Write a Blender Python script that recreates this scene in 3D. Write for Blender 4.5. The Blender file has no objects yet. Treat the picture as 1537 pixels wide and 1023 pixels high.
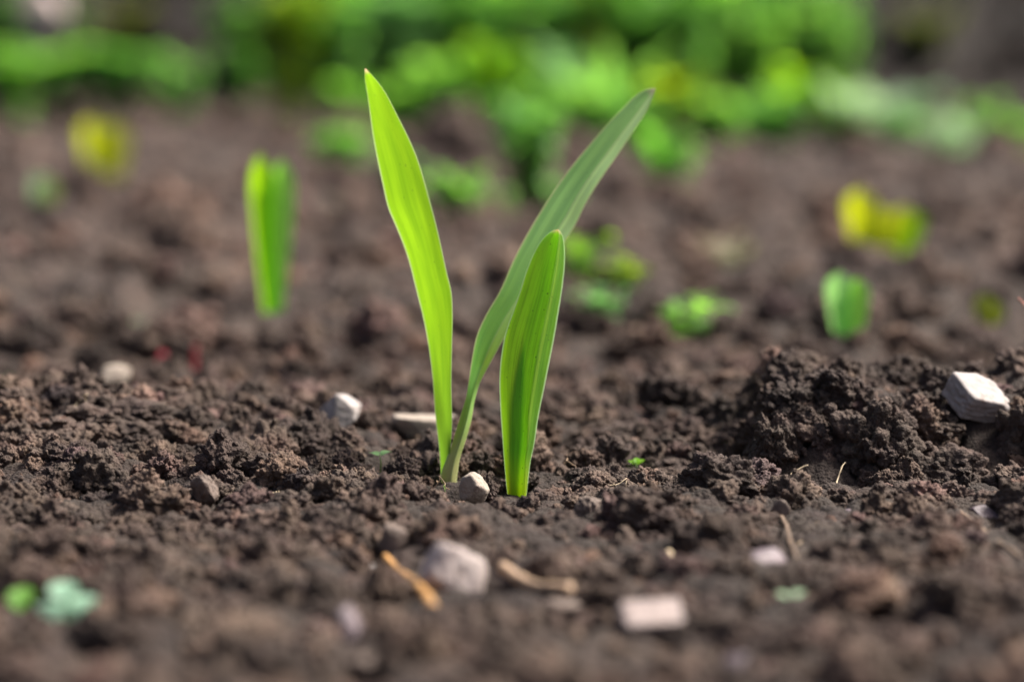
import bpy, bmesh, math, random
import numpy as np
from mathutils import Vector, Euler, Matrix
random.seed(7)
rng = np.random.default_rng(11)
S = bpy.context.scene
C = S.collection
R = math.radians

# ------------------------------------------------------------------ numpy noise
def _h(ix, iy, iz, seed):
    n = (ix.astype(np.uint32) * np.uint32(374761393) + iy.astype(np.uint32) * np.uint32(668265263)
         + iz.astype(np.uint32) * np.uint32(2147483647 ^ 0x5bd1e995) + np.uint32((seed * 2654435761) & 0xffffffff))
    n = (n ^ (n >> np.uint32(13))) * np.uint32(1274126177)
    n = (n ^ (n >> np.uint32(15))) * np.uint32(2246822519)
    return n ^ (n >> np.uint32(16))

_G = np.array([(1,1,0),(-1,1,0),(1,-1,0),(-1,-1,0),(1,0,1),(-1,0,1),(1,0,-1),(-1,0,-1),(0,1,1),(0,-1,1),(0,1,-1),(0,-1,-1)], float)

def perlin(p, seed=0):
    i = np.floor(p).astype(np.int64); f = p - i
    u = f * f * f * (f * (f * 6 - 15) + 10)
    out = 0
    for dx in (0, 1):
        wx = u[:, 0] if dx else 1 - u[:, 0]
        for dy in (0, 1):
            wy = u[:, 1] if dy else 1 - u[:, 1]
            for dz in (0, 1):
                wz = u[:, 2] if dz else 1 - u[:, 2]
                g = _G[_h(i[:, 0] + dx, i[:, 1] + dy, i[:, 2] + dz, seed) % 12]
                d = g[:, 0] * (f[:, 0] - dx) + g[:, 1] * (f[:, 1] - dy) + g[:, 2] * (f[:, 2] - dz)
                out = out + wx * wy * wz * d
    return out

def fbm(p, oct=4, seed=0, gain=0.5):
    a, s, o = 1.0, 1.0, 0
    for k in range(oct):
        o = o + a * perlin(p * s + 17.3 * k, seed + k); a *= gain; s *= 2.03
    return o

def worley(p, seed=0, flat=False):
    i = np.floor(p).astype(np.int64); f = p - i
    F = np.full(len(p), 9.0)
    for dx in (-1, 0, 1):
        for dy in (-1, 0, 1):
            for dz in ((0,) if flat else (-1, 0, 1)):
                a = _h(i[:, 0] + dx, i[:, 1] + dy, i[:, 2] + dz, seed)
                jx = (a & 1023) / 1023.0; jy = ((a >> np.uint32(10)) & 1023) / 1023.0; jz = ((a >> np.uint32(20)) & 1023) / 1023.0
                d = (dx + jx - f[:, 0]) ** 2 + (dy + jy - f[:, 1]) ** 2
                if not flat: d = d + (dz + jz - f[:, 2]) ** 2
                F = np.minimum(F, d)
    return np.sqrt(F)

def lump(p, seed, r=0.75, flat=False):
    w = worley(p, seed, flat)
    return np.sqrt(np.clip(1 - (w / r) ** 2, 0, 1))

def P3(x, y, z=None):
    x = np.asarray(x, float); y = np.asarray(y, float)
    return np.stack([x, y, np.zeros_like(x) if z is None else z], 1)

def sstep(a, b, x):
    t = np.clip((x - a) / (b - a), 0, 1); return t * t * (3 - 2 * t)

# ------------------------------------------------------------------ camera and picture geometry
FPX = 85 / 36 * 1537.0          # focal length in photo pixels
CAMZ = 0.099
PITCH = math.atan((511.5 - 100) / FPX)
FWD = np.array([0, math.cos(PITCH), -math.sin(PITCH)])
UPV = np.array([0, math.sin(PITCH), math.cos(PITCH)])
RGT = np.array([1.0, 0, 0])
CAM = np.array([0, 0, CAMZ])

def unproj(px, py, d):
    px = np.asarray(px, float); py = np.asarray(py, float); d = np.asarray(d, float)
    cx = (px - 768.5) / FPX; cy = (511.5 - py) / FPX
    return CAM + d[..., None] * (FWD + cx[..., None] * RGT + cy[..., None] * UPV)

# ------------------------------------------------------------------ terrain: the broad relief
MOUNDS = [  # x, y, radius x, radius y, height
    (-0.098, 0.612, 0.036, 0.030, 0.0092), (-0.062, 0.632, 0.026, 0.022, 0.005), (-0.135, 0.606, 0.035, 0.035, 0.0045), (-0.19, 0.62, 0.05, 0.045, 0.006),
    (-0.02, 0.74, 0.06, 0.03, 0.003), (0.02, 0.92, 0.10, 0.06, 0.008), (-0.20, 0.95, 0.09, 0.08, 0.012), (0.22, 1.05, 0.1, 0.1, 0.008), (-0.1, 1.35, 0.2, 0.10, 0.012),
    (0.10, 0.42, 0.05, 0.05, 0.004), (-0.08, 0.40, 0.05, 0.04, 0.003), (0.052, 0.66, 0.016, 0.03, 0.008),
]
DIPS = [(0.050, 0.590, 0.016, 0.024, 0.004), (0.0, 0.61, 0.035, 0.025, 0.002), (0.02, 0.80, 0.08, 0.05, 0.008), (0.12, 0.74, 0.12, 0.05, 0.006), (0.30, 0.85, 0.16, 0.09, 0.012), (-0.13, 0.76, 0.08, 0.05, 0.007)]

def H(x, y):
    x = np.atleast_1d(np.asarray(x, float)); y = np.atleast_1d(np.asarray(y, float))
    z = np.zeros_like(x)
    for mx, my, rx, ry, h in MOUNDS:
        z += h * np.exp(-((x - mx) / rx) ** 2 - ((y - my) / ry) ** 2)
    for mx, my, rx, ry, h in DIPS:
        z -= h * np.exp(-((x - mx) / rx) ** 2 - ((y - my) / ry) ** 2)
    wob = 0.010 * perlin(P3(x / 0.035, y / 0.05), 31) + 0.006 * perlin(P3(x / 0.014, y / 0.02), 32)
    z += 0.0158 * sstep(0.054, 0.070, x + 0.5 * wob) * (1 - 0.06 * np.exp(-((x - 0.106) / 0.012) ** 2) + 0.12 * sstep(0.115, 0.13, x)) * np.exp(-(np.abs(y - 0.604 + wob) / 0.033) ** 6) * (1 + 0.22 * perlin(P3(x / 0.03, y / 0.03), 33)) * (1 - 0.5 * sstep(0.25, 0.5, x))
    far = sstep(0.62, 1.0, y)
    z += (0.0030 + 0.010 * far) * fbm(P3(x / 0.075, y / 0.075), 3, 3)
    z += (0.0020 + 0.004 * far) * fbm(P3(x / 0.026, y / 0.026), 3, 9)
    calm = np.exp(-((x + 0.006) / 0.03) ** 2 - ((y - 0.567) / 0.022) ** 2)
    z *= 1 - 0.85 * calm
    bank = sstep(4.3, 6.6, y + 0.35 * perlin(P3(x / 0.9, y / 0.9), 5)) * 1.9
    return z + bank

FOOT = []   # where the larger things stand: (x, y, radius)

def on_ground(px, py):
    """the point of the terrain that shows at a pixel of the photograph"""
    d = np.concatenate([np.linspace(0.25, 1.2, 700), np.geomspace(1.2, 12, 500)])
    p = unproj(np.full_like(d, px), np.full_like(d, py), d)
    below = p[:, 2] - H(p[:, 0], p[:, 1]) <= 0
    k = int(np.argmax(below)) if below.any() else len(d) - 1
    if k == 0: return Vector(p[0])
    a = p[k - 1][2] - H(p[k - 1][0], p[k - 1][1])[0]; b = p[k][2] - H(p[k][0], p[k][1])[0]
    t = a / (a - b + 1e-12)
    return Vector(p[k - 1] * (1 - t) + p[k] * t)

def depth_of(p): return float(np.dot(np.array(p) - CAM, FWD))
def m_per_px(p): return depth_of(p) / FPX

# ------------------------------------------------------------------ materials
def nodes_of(name):
    m = bpy.data.materials.new(name); m.use_nodes = True
    nt = m.node_tree; nt.nodes.clear()
    out = nt.nodes.new('ShaderNodeOutputMaterial')
    return m, nt, out

def N(nt, t, **kw):
    n = nt.nodes.new(t)
    for k, v in kw.items(): setattr(n, k, v)
    return n

def ramp(nt, fac, stops, interp='LINEAR'):
    r = N(nt, 'ShaderNodeValToRGB'); r.color_ramp.interpolation = interp
    e = r.color_ramp.elements
    while len(e) > len(stops): e.remove(e[-1])
    while len(e) < len(stops): e.new(0.5)
    for q, (pos, col) in zip(e, stops):
        q.position = pos; q.color = (*col, 1) if len(col) == 3 else col
    nt.links.new(fac, r.inputs[0]); return r.outputs[0]

def noise(nt, vec, scale, detail=4, rough=0.55):
    n = N(nt, 'ShaderNodeTexNoise'); n.inputs['Scale'].default_value = scale
    n.inputs['Detail'].default_value = detail; n.inputs['Roughness'].default_value = rough
    nt.links.new(vec, n.inputs['Vector']); return n.outputs['Fac']

def mixc(nt, fac, a, b, blend='MIX'):
    m = N(nt, 'ShaderNodeMix', data_type='RGBA', blend_type=blend)
    for sock, v in ((m.inputs[0], fac), (m.inputs[6], a), (m.inputs[7], b)):
        if hasattr(v, 'links'): nt.links.new(v, sock)
        elif isinstance(v, (int, float)): sock.default_value = v
        else: sock.default_value = (*v, 1)
    return m.outputs[2]

def mathn(nt, op, a, b=0.0, c=None, clamp=False):
    m = N(nt, 'ShaderNodeMath', operation=op, use_clamp=clamp)
    for s, v in zip(m.inputs, (a, b, c)):
        if v is None: continue
        if hasattr(v, 'links'): nt.links.new(v, s)
        else: s.default_value = v
    return m.outputs[0]

def soil_material(name='soil', crumbs=False, tint=(1, 1, 1), gain=1.0):
    m, nt, out = nodes_of(name)
    geo = N(nt, 'ShaderNodeNewGeometry'); pos = geo.outputs['Position']
    b = N(nt, 'ShaderNodeBsdfPrincipled')
    n1 = noise(nt, pos, 34, 3); n2 = noise(nt, pos, 320, 5, 0.65); n3 = noise(nt, pos, 2300, 3, 0.6)
    f = mathn(nt, 'ADD', mathn(nt, 'MULTIPLY', n1, 0.5), mathn(nt, 'MULTIPLY', n2, 0.5))
    g = lambda c: tuple(min(1, v * t * gain) for v, t in zip(c, tint))
    col = ramp(nt, f, [(0.33, g((0.050, 0.034, 0.027))), (0.5, g((0.108, 0.076, 0.060))), (0.68, g((0.200, 0.146, 0.116)))])
    col = mixc(nt, mathn(nt, 'MULTIPLY', ramp(nt, n3, [(0.45, (0, 0, 0)), (0.75, (1, 1, 1))]), 0.5), col, g((0.27, 0.205, 0.165)))
    hue = ramp(nt, noise(nt, pos, 90, 2), [(0.4, (1, 1, 1)), (0.72, (1.0, 0.90, 0.98))])
    col = mixc(nt, 1.0, col, hue, 'MULTIPLY')
    oi = N(nt, 'ShaderNodeObjectInfo')
    rv = oi.outputs['Random']
    shade = ramp(nt, rv, [(0.0, (0.62, 0.60, 0.60)), (0.45, (0.95, 0.95, 0.95)), (0.86, (1.3, 1.24, 1.15)), (0.92, (1.35, 1.15, 1.0)), (0.955, (1.25, 1.08, 1.2)), (0.978, (1.9, 1.75, 1.65)), (0.988, (1.1, 1.0, 1.2)), (1.0, (0.45, 0.47, 0.55))])
    if crumbs: col = mixc(nt, 1.0, col, shade, 'MULTIPLY')
    sp = N(nt, 'ShaderNodeSeparateXYZ'); nt.links.new(pos, sp.inputs[0])      # farther soil painted paler to imitate its lit crests
    dry = N(nt, 'ShaderNodeMapRange'); dry.inputs[1].default_value = 0.66; dry.inputs[2].default_value = 1.1; nt.links.new(sp.outputs[1], dry.inputs[0])  # mask of that painted light, rising with distance
    lit_fade = N(nt, 'ShaderNodeMapRange'); lit_fade.inputs[1].default_value = 4.6; lit_fade.inputs[2].default_value = 3.6; nt.links.new(sp.outputs[1], lit_fade.inputs[0])
    bank_tone = N(nt, 'ShaderNodeMapRange'); bank_tone.inputs[1].default_value = 3.6; bank_tone.inputs[2].default_value = 4.8; bank_tone.inputs[3].default_value = 1.0; bank_tone.inputs[4].default_value = 0.42; nt.links.new(sp.outputs[1], bank_tone.inputs[0])
    cmb = N(nt, 'ShaderNodeCombineColor'); [nt.links.new(bank_tone.outputs[0], q) for q in cmb.inputs]
    col = mixc(nt, 1.0, col, cmb.outputs[0], 'MULTIPLY')     # soil colour is darker at the bank
    patch = ramp(nt, noise(nt, pos, 55, 3), [(0.40, (0.72, 0.72, 0.73)), (0.62, (1.22, 1.20, 1.18))]); col = mixc(nt, 1.0, col, patch, 'MULTIPLY')
    col = mixc(nt, mathn(nt, 'MULTIPLY', dry.outputs[0], lit_fade.outputs[0]), col, mixc(nt, 1.0, col, (1.50, 1.49, 1.50), 'MULTIPLY'))
    nt.links.new(col, b.inputs['Base Color'])
    b.inputs['Roughness'].default_value = 0.88
    b.inputs['Specular IOR Level'].default_value = 0.3
    hgt = mathn(nt, 'ADD', mathn(nt, 'MULTIPLY', noise(nt, pos, 900, 4, 0.7), 1.0), mathn(nt, 'MULTIPLY', n3, 0.5))
    bp = N(nt, 'ShaderNodeBump'); bp.inputs['Strength'].default_value = 0.8; bp.inputs['Distance'].default_value = 0.0008
    vo = N(nt, 'ShaderNodeTexVoronoi'); vo.inputs['Scale'].default_value = 1500; nt.links.new(pos, vo.inputs['Vector'])
    hgt = mathn(nt, 'ADD', hgt, mathn(nt, 'MULTIPLY', vo.outputs['Distance'], 0.7))
    nt.links.new(hgt, bp.inputs['Height']); nt.links.new(bp.outputs[0], b.inputs['Normal'])
    nt.links.new(b.outputs[0], out.inputs[0]); return m

def stone_material(name, c1, c2, scale=260, rough=0.65, dirt=0.5):
    m, nt, out = nodes_of(name)
    tc = N(nt, 'ShaderNodeTexCoord'); pos = tc.outputs['Object']
    b = N(nt, 'ShaderNodeBsdfPrincipled')
    f = noise(nt, pos, scale, 5, 0.6)
    col = ramp(nt, f, [(0.36, c2), (0.62, c1)])
    spots = ramp(nt, noise(nt, pos, scale * 4, 3, 0.7), [(0.60, (0, 0, 0)), (0.68, (1, 1, 1))])
    clod = ramp(nt, noise(nt, pos, scale * 0.6, 4, 0.7), [(0.56, (0, 0, 0)), (0.66, (1, 1, 1))])
    d = mathn(nt, 'MULTIPLY', mathn(nt, 'MAXIMUM', mathn(nt, 'MULTIPLY', spots, 0.6), clod), dirt)
    col = mixc(nt, d, col, (0.13, 0.09, 0.075))
    nt.links.new(col, b.inputs['Base Color']); b.inputs['Roughness'].default_value = rough
    bp = N(nt, 'ShaderNodeBump'); bp.inputs['Strength'].default_value = 0.5; bp.inputs['Distance'].default_value = 0.0005
    nt.links.new(noise(nt, pos, scale * 3, 5, 0.65), bp.inputs['Height']); nt.links.new(bp.outputs[0], b.inputs['Normal'])
    nt.links.new(b.outputs[0], out.inputs[0]); return m

def leaf_material(name, refl, trans, tfac=0.5, rough=0.42, edge=None, tip=None, base=None, vein=0.25, stripe=None, spots=0.0, half=None, low=None):
    """thin leaf: a glossy diffuse face that also lets light through; veins run along the blade (UV v)"""
    m, nt, out = nodes_of(name)
    uv = N(nt, 'ShaderNodeUVMap'); uv.uv_map = 'UVMap'
    sep = N(nt, 'ShaderNodeSeparateXYZ'); nt.links.new(uv.outputs[0], sep.inputs[0])
    u, v = sep.outputs[0], sep.outputs[1]
    mp = N(nt, 'ShaderNodeMapping'); mp.inputs['Scale'].default_value = (42, 2.2, 1); nt.links.new(uv.outputs[0], mp.inputs['Vector'])
    st = noise(nt, mp.outputs[0], 1.0, 4, 0.6)
    mp2 = N(nt, 'ShaderNodeMapping'); mp2.inputs['Scale'].default_value = (5, 5, 1); nt.links.new(uv.outputs[0], mp2.inputs['Vector'])
    bl = noise(nt, mp2.outputs[0], 1.0, 3, 0.5)
    dark = ramp(nt, st, [(0.36, (1 - vein,) * 3), (0.62, (1.0,) * 3)])
    blot = ramp(nt, bl, [(0.35, (0.80, 0.84, 0.85)), (0.65, (1.08, 1.04, 1.0))])
    mod = mixc(nt, 1.0, dark, blot, 'MULTIPLY')
    cr = mixc(nt, 1.0, refl, mod, 'MULTIPLY'); ct = mixc(nt, 1.0, trans, mod, 'MULTIPLY')
    if low:       # colour shifts towards the lower blade
        k = ramp(nt, v, [(low[2], (1, 1, 1)), (low[3], (0, 0, 0))])
        cr = mixc(nt, k, cr, mixc(nt, 1.0, low[0], mod, 'MULTIPLY')); ct = mixc(nt, k, ct, mixc(nt, 1.0, low[1], mod, 'MULTIPLY'))
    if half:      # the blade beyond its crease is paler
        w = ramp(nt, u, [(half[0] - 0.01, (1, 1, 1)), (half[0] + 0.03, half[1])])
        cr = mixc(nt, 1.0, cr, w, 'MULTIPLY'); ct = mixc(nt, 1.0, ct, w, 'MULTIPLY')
    if base:   # colour of the sheath end
        k = ramp(nt, v, [(0.07, (1, 1, 1)), (base[2], (0, 0, 0))])
        cr = mixc(nt, k, cr, base[0]); ct = mixc(nt, k, ct, base[1])
    if stripe:
        w = ramp(nt, mathn(nt, 'ABSOLUTE', mathn(nt, 'SUBTRACT', u, stripe[0])), [(0.0, (1, 1, 1)), (stripe[1], (0, 0, 0))])
        w = mathn(nt, 'MULTIPLY', w, stripe[3])
        cr = mixc(nt, w, cr, stripe[2]); ct = mixc(nt, w, ct, stripe[2])
    if edge:
        w = mathn(nt, 'ABSOLUTE', mathn(nt, 'SUBTRACT', u, 0.5))
        w = ramp(nt, w, [(0.5 - edge[1] * 1.6, (0, 0, 0)), (0.5 - edge[1] * 0.7, (1, 1, 1))])
        cr = mixc(nt, w, cr, edge[0]); ct = mixc(nt, w, ct, edge[0])
    if tip:
        k = ramp(nt, v, [(tip[1], (0, 0, 0)), (1.0, (1, 1, 1))])
        cr = mixc(nt, k, cr, tip[0]); ct = mixc(nt, k, ct, tip[0])
    if spots:
        mp3 = N(nt, 'ShaderNodeMapping'); mp3.inputs['Scale'].default_value = (16, 70, 1); nt.links.new(uv.outputs[0], mp3.inputs['Vector'])
        sp = ramp(nt, noise(nt, mp3.outputs[0], 1.0, 1, 0.5), [(0.72, (0, 0, 0)), (0.76, (1, 1, 1))])
        sp = mathn(nt, 'MULTIPLY', sp, spots)
        cr = mixc(nt, sp, cr, (0.03, 0.06, 0.02)); ct = mixc(nt, sp, ct, (0.03, 0.06, 0.02))
    p = N(nt, 'ShaderNodeBsdfPrincipled'); nt.links.new(cr, p.inputs['Base Color'])
    p.inputs['Roughness'].default_value = rough; p.inputs['Specular IOR Level'].default_value = 0.35
    bp = N(nt, 'ShaderNodeBump'); bp.inputs['Strength'].default_value = 0.25; bp.inputs['Distance'].default_value = 0.0004
    nt.links.new(st, bp.inputs['Height']); nt.links.new(bp.outputs[0], p.inputs['Normal'])
    t = N(nt, 'ShaderNodeBsdfTranslucent'); nt.links.new(ct, t.inputs[0])
    mx = N(nt, 'ShaderNodeMixShader'); mx.inputs[0].default_value = tfac
    nt.links.new(p.outputs[0], mx.inputs[1]); nt.links.new(t.outputs[0], mx.inputs[2])
    nt.links.new(mx.outputs[0], out.inputs[0]); return m

def plain_material(name, col, rough=0.6, var=0.3, scale=500, trans=None):
    m, nt, out = nodes_of(name)
    tc = N(nt, 'ShaderNodeTexCoord')
    f = noise(nt, tc.outputs['Object'], scale, 4)
    c = ramp(nt, f, [(0.35, tuple(v * (1 - var) for v in col)), (0.65, tuple(min(1, v * (1 + var)) for v in col))])
    b = N(nt, 'ShaderNodeBsdfPrincipled'); nt.links.new(c, b.inputs['Base Color']); b.inputs['Roughness'].default_value = rough
    if trans:
        t = N(nt, 'ShaderNodeBsdfTranslucent'); t.inputs[0].default_value = (*trans, 1)
        mx = N(nt, 'ShaderNodeMixShader'); mx.inputs[0].default_value = 0.45
        nt.links.new(b.outputs[0], mx.inputs[1]); nt.links.new(t.outputs[0], mx.inputs[2]); nt.links.new(mx.outputs[0], out.inputs[0])
    else: nt.links.new(b.outputs[0], out.inputs[0])
    return m

# ------------------------------------------------------------------ mesh helpers
def mesh_np(name, V, F, mats, smooth=True, uv=None, midx=None):
    me = bpy.data.meshes.new(name)
    me.from_pydata(np.asarray(V).tolist(), [], F if isinstance(F, list) else F.tolist())
    for m in mats: me.materials.append(m)
    if midx is not None: me.polygons.foreach_set('material_index', np.asarray(midx, np.int32))
    if smooth: me.polygons.foreach_set('use_smooth', np.ones(len(me.polygons), bool))
    if uv is not None:
        l = me.uv_layers.new(name='UVMap'); idx = np.zeros(len(me.loops), np.int32); me.loops.foreach_get('vertex_index', idx)
        l.data.foreach_set('uv', np.asarray(uv, np.float32)[idx].ravel())
    me.update(); return me

def link(name, me, parent=None, loc=None):
    o = bpy.data.objects.new(name, me); C.objects.link(o)
    if parent is not None: o.parent = parent
    if loc is not None: o.location = loc
    return o

def tag(o, label=None, cat=None, group=None, kind=None):
    if label: o['label'] = label
    if cat: o['category'] = cat
    if group: o['group'] = group
    if kind: o['kind'] = kind
    return o

def thing(name, loc, label, cat, group=None):
    o = bpy.data.objects.new(name, None); C.objects.link(o); o.location = loc; o.empty_display_size = 0.01
    return tag(o, label, cat, group)

_ICO = {}
def ico(sub):
    if sub not in _ICO:
        bm = bmesh.new(); bmesh.ops.create_icosphere(bm, subdivisions=sub, radius=1.0)
        bm.verts.ensure_lookup_table()
        V = np.array([v.co[:] for v in bm.verts]); F = np.array([[q.index for q in f.verts] for f in bm.faces]); bm.free()
        V /= np.linalg.norm(V, axis=1)[:, None]; _ICO[sub] = (V, F)
    return _ICO[sub]

def clod_shape(seed, sub=5, dims=(1, 0.85, 0.7), rough=1.0):
    V, F = ico(sub); r = np.random.default_rng(seed); off = r.uniform(-50, 50, 3)
    rad = 1 + 0.42 * fbm(V * 1.4 + off, 3, seed)
    p = V * rad[:, None] * np.array(dims)
    q = V * (1 + 0.3 * (rad - 1))[:, None]
    d = 0.26 * lump(q * 2.3 + off, seed + 1, 0.8)
    if sub >= 3: d = d + 0.15 * lump(q * 5.2 + off, seed + 2, 0.75)
    if sub >= 4: d = d + 0.060 * lump(q * 11 + off, seed + 3, 0.75)
    if sub >= 4: d = d - 0.13 * lump(q * 4.1 - off, seed + 6, 0.42) - 0.09 * lump(q * 9 - off, seed + 7, 0.42)
    if sub >= 5: d = d + 0.024 * lump(q * 23 + off, seed + 4, 0.75) + 0.018 * fbm(q * 20 + off, 3, seed)
    p = p * (1 + rough * (d - 0.2))[:, None]
    return p, F

def join(parts):
    Vs, Fs, n = [], [], 0
    for V, F in parts:
        Vs.append(V); Fs.append(F + n); n += len(V)
    return np.concatenate(Vs), np.concatenate(Fs)

def rotm(e): return np.array(Euler(e).to_matrix())

def knobbly(seed, sub=5, dims=(1, .85, .7), grains=60, gr=(0.10, 0.26)):
    """a clod with small aggregates stuck all over it, one mesh"""
    V, F = clod_shape(seed, sub, dims); parts = [(V, F)]
    r = np.random.default_rng(seed + 99)
    for k in range(grains):
        i = r.integers(len(V)); s = r.uniform(*gr) * r.uniform(0.6, 1)
        g, gf = clod_shape(seed * 7 + k % 5, 3, r.uniform(0.6, 1.1, 3))
        parts.append((g @ rotm(r.uniform(0, 6.28, 3)).T * s + V[i] * r.uniform(0.93, 1.04), gf))
    return join(parts)

def stone_shape(seed, sub=5, dims=(1, .8, .6), planes=11, soft=0.05, noise_a=0.03):
    V, F = ico(sub); r = np.random.default_rng(seed)
    n = r.normal(size=(planes, 3)); n /= np.linalg.norm(n, axis=1)[:, None]
    n = np.concatenate([n, np.eye(3), -np.eye(3)]); c = np.concatenate([r.uniform(0.72, 1.0, planes), np.full(6, 1.0)])
    dd = V @ n.T
    t = np.where(dd > 0.02, c / np.maximum(dd, 0.02), 50.0)
    k = 1 / soft
    rad = -np.log(np.exp(-k * np.minimum(t, 3)).sum(1)) / k
    rad = rad + noise_a * fbm(V * 3 + seed, 4, seed) + noise_a * 0.4 * fbm(V * 14 + seed, 3, seed)
    return V * rad[:, None] * np.array(dims), F

def tube(pts, rad, sides=6, cap=True):
    pts = np.asarray(pts, float); n = len(pts); rad = np.broadcast_to(np.asarray(rad, float), n)
    T = np.gradient(pts, axis=0); T /= np.linalg.norm(T, axis=1)[:, None] + 1e-12
    ref = np.array([0.31, 0.87, 0.2]); V = []
    for i in range(n):
        a = np.cross(T[i], ref); a /= np.linalg.norm(a) + 1e-12; b = np.cross(T[i], a)
        for s in range(sides):
            w = 2 * math.pi * s / sides; V.append(pts[i] + rad[i] * (math.cos(w) * a + math.sin(w) * b))
    F = [[i * sides + s, i * sides + (s + 1) % sides, (i + 1) * sides + (s + 1) % sides, (i + 1) * sides + s] for i in range(n - 1) for s in range(sides)]
    if cap: F += [list(range(sides))[::-1], [(n - 1) * sides + s for s in range(sides)]]
    return np.array(V), F

def catmull(P, n):
    P = np.asarray(P, float)
    c = np.concatenate([[0], np.cumsum(np.linalg.norm(np.diff(P, axis=0), axis=1))]); c /= c[-1]
    m = np.gradient(P, c, axis=0)
    t = np.linspace(0, 1, n); i = np.clip(np.searchsorted(c, t, 'right') - 1, 0, len(P) - 2)
    h = (c[i + 1] - c[i])[:, None]; s = ((t - c[i]) / (c[i + 1] - c[i]))[:, None]
    return ((2 * s**3 - 3 * s**2 + 1) * P[i] + (s**3 - 2 * s**2 + s) * h * m[i] + (-2 * s**3 + 3 * s**2) * P[i + 1] + (s**3 - s**2) * h * m[i + 1])

# ------------------------------------------------------------------ world, sun, camera
SUN_EL, SUN_AZ = 52, 72
w = bpy.data.worlds.new('World'); S.world = w; w.use_nodes = True
nt = w.node_tree; bg = nt.nodes['Background']
sky = nt.nodes.new('ShaderNodeTexSky'); sky.sky_type = 'NISHITA'; sky.sun_disc = False
sky.sun_elevation = R(SUN_EL); sky.sun_rotation = R(SUN_AZ); sky.dust_density = 7.0; sky.ozone_density = 0.3; sky.air_density = 0.8
nt.links.new(sky.outputs[0], bg.inputs[0]); bg.inputs[1].default_value = 0.075
sl = bpy.data.lights.new('sun', 'SUN'); sl.energy = 4.7; sl.angle = R(18); sl.color = (1.0, 0.95, 0.87)
so = bpy.data.objects.new('sun', sl); C.objects.link(so); so.location = (1, 1.5, 2)
sd = Vector((math.sin(R(SUN_AZ)) * math.cos(R(SUN_EL)), math.cos(R(SUN_AZ)) * math.cos(R(SUN_EL)), math.sin(R(SUN_EL))))
so.rotation_euler = (-sd).to_track_quat('-Z', 'Y').to_euler()
cd = bpy.data.cameras.new('camera'); co = bpy.data.objects.new('camera', cd); C.objects.link(co); S.camera = co
cd.lens = 85; cd.sensor_width = 36; cd.clip_start = 0.01; cd.clip_end = 500
co.location = CAM; co.rotation_euler = (math.pi / 2 - PITCH, 0, 0)
cd.dof.use_dof = True; cd.dof.focus_distance = 0.557; cd.dof.aperture_fstop = 6.7; cd.dof.aperture_blades = 9
S.view_settings.view_transform = 'Standard'; S.view_settings.look = 'None'; S.view_settings.gamma = 1; S.view_settings.exposure = 1.35
S.render.engine = 'CYCLES'; S.cycles.use_denoising = True; S.cycles.max_bounces = 8; S.cycles.transparent_max_bounces = 4

# ------------------------------------------------------------------ ground
SOIL = soil_material('soil', gain=0.42); GSOIL = soil_material('soil_gap_shade', gain=0.24); SOILC = soil_material('soil_crumb', crumbs=True, gain=0.55)  # base ground colour darkened to paint shade between the crumbs

def build_ground():
    ys = [np.linspace(-4, 0.05, 14)[:-1], np.linspace(0.05, 0.30, 60)[:-1], np.linspace(0.30, 0.45, 240)[:-1], np.linspace(0.45, 0.74, 620)[:-1],
          np.geomspace(0.74, 2.0, 520)[:-1], np.geomspace(2.0, 9, 260)[:-1], np.geomspace(9, 120, 30)]
    y = np.concatenate(ys)
    ui = np.linspace(-0.30, 0.30, 880); uo = 0.30 + np.geomspace(0.002, 7, 90)
    u = np.concatenate([-uo[::-1], ui, uo])
    s = np.where(y > 0.3, y, 0.3 + (y < 0.05) * (0.05 - y) * 0.0)
    X = s[:, None] * u[None, :]; Y = np.broadcast_to(y[:, None], X.shape)
    x = X.ravel(); yy = Y.ravel().copy()
    z = H(x, yy)
    res = np.maximum(np.abs(yy), 0.3)
    near = 1 - sstep(0.9, 1.3, yy)
    calm = np.exp(-((x + 0.006) / 0.022) ** 2 - ((yy - 0.553) / 0.022) ** 2); z -= 0.0022 * calm
    z += (1 - 0.8 * calm) * 0.0085 * (lump(P3(x / 0.013, yy / 0.013), 21, 0.8, True) - 0.62)
    z += near * 0.0019 * (lump(P3(x / 0.0045, yy / 0.0045), 22, 0.8, True) - 0.6)
    z += near * 0.0009 * (lump(P3(x / 0.0019, yy / 0.0019), 23, 0.8, True) - 0.6)
    farm = sstep(0.68, 1.0, yy)
    z += farm * (0.016 * lump(P3(x / 0.045, yy / 0.045), 24, 0.75, True) - 0.009)
    z += sstep(1.6, 2.4, yy) * (0.03 * lump(P3(x / 0.11, yy / 0.11), 25, 0.75, True) - 0.017)
    nr, nc = X.shape
    i = np.arange(nr - 1)[:, None] * nc + np.arange(nc - 1)[None, :]
    F = np.stack([i, i + 1, i + nc + 1, i + nc], -1).reshape(-1, 4)
    me = bpy.data.meshes.new('ground'); nv = len(x); nf = len(F)
    me.vertices.add(nv); me.vertices.foreach_set('co', np.stack([x, yy, z], 1).astype(np.float32).ravel())
    me.loops.add(nf * 4); me.loops.foreach_set('vertex_index', F.astype(np.int32).ravel())
    me.polygons.add(nf); me.polygons.foreach_set('loop_start', np.arange(0, nf * 4, 4, dtype=np.int32))
    me.polygons.foreach_set('use_smooth', np.ones(nf, bool))
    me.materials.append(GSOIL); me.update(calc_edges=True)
    tag(link('ground', me), kind='structure')
build_ground()

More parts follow.
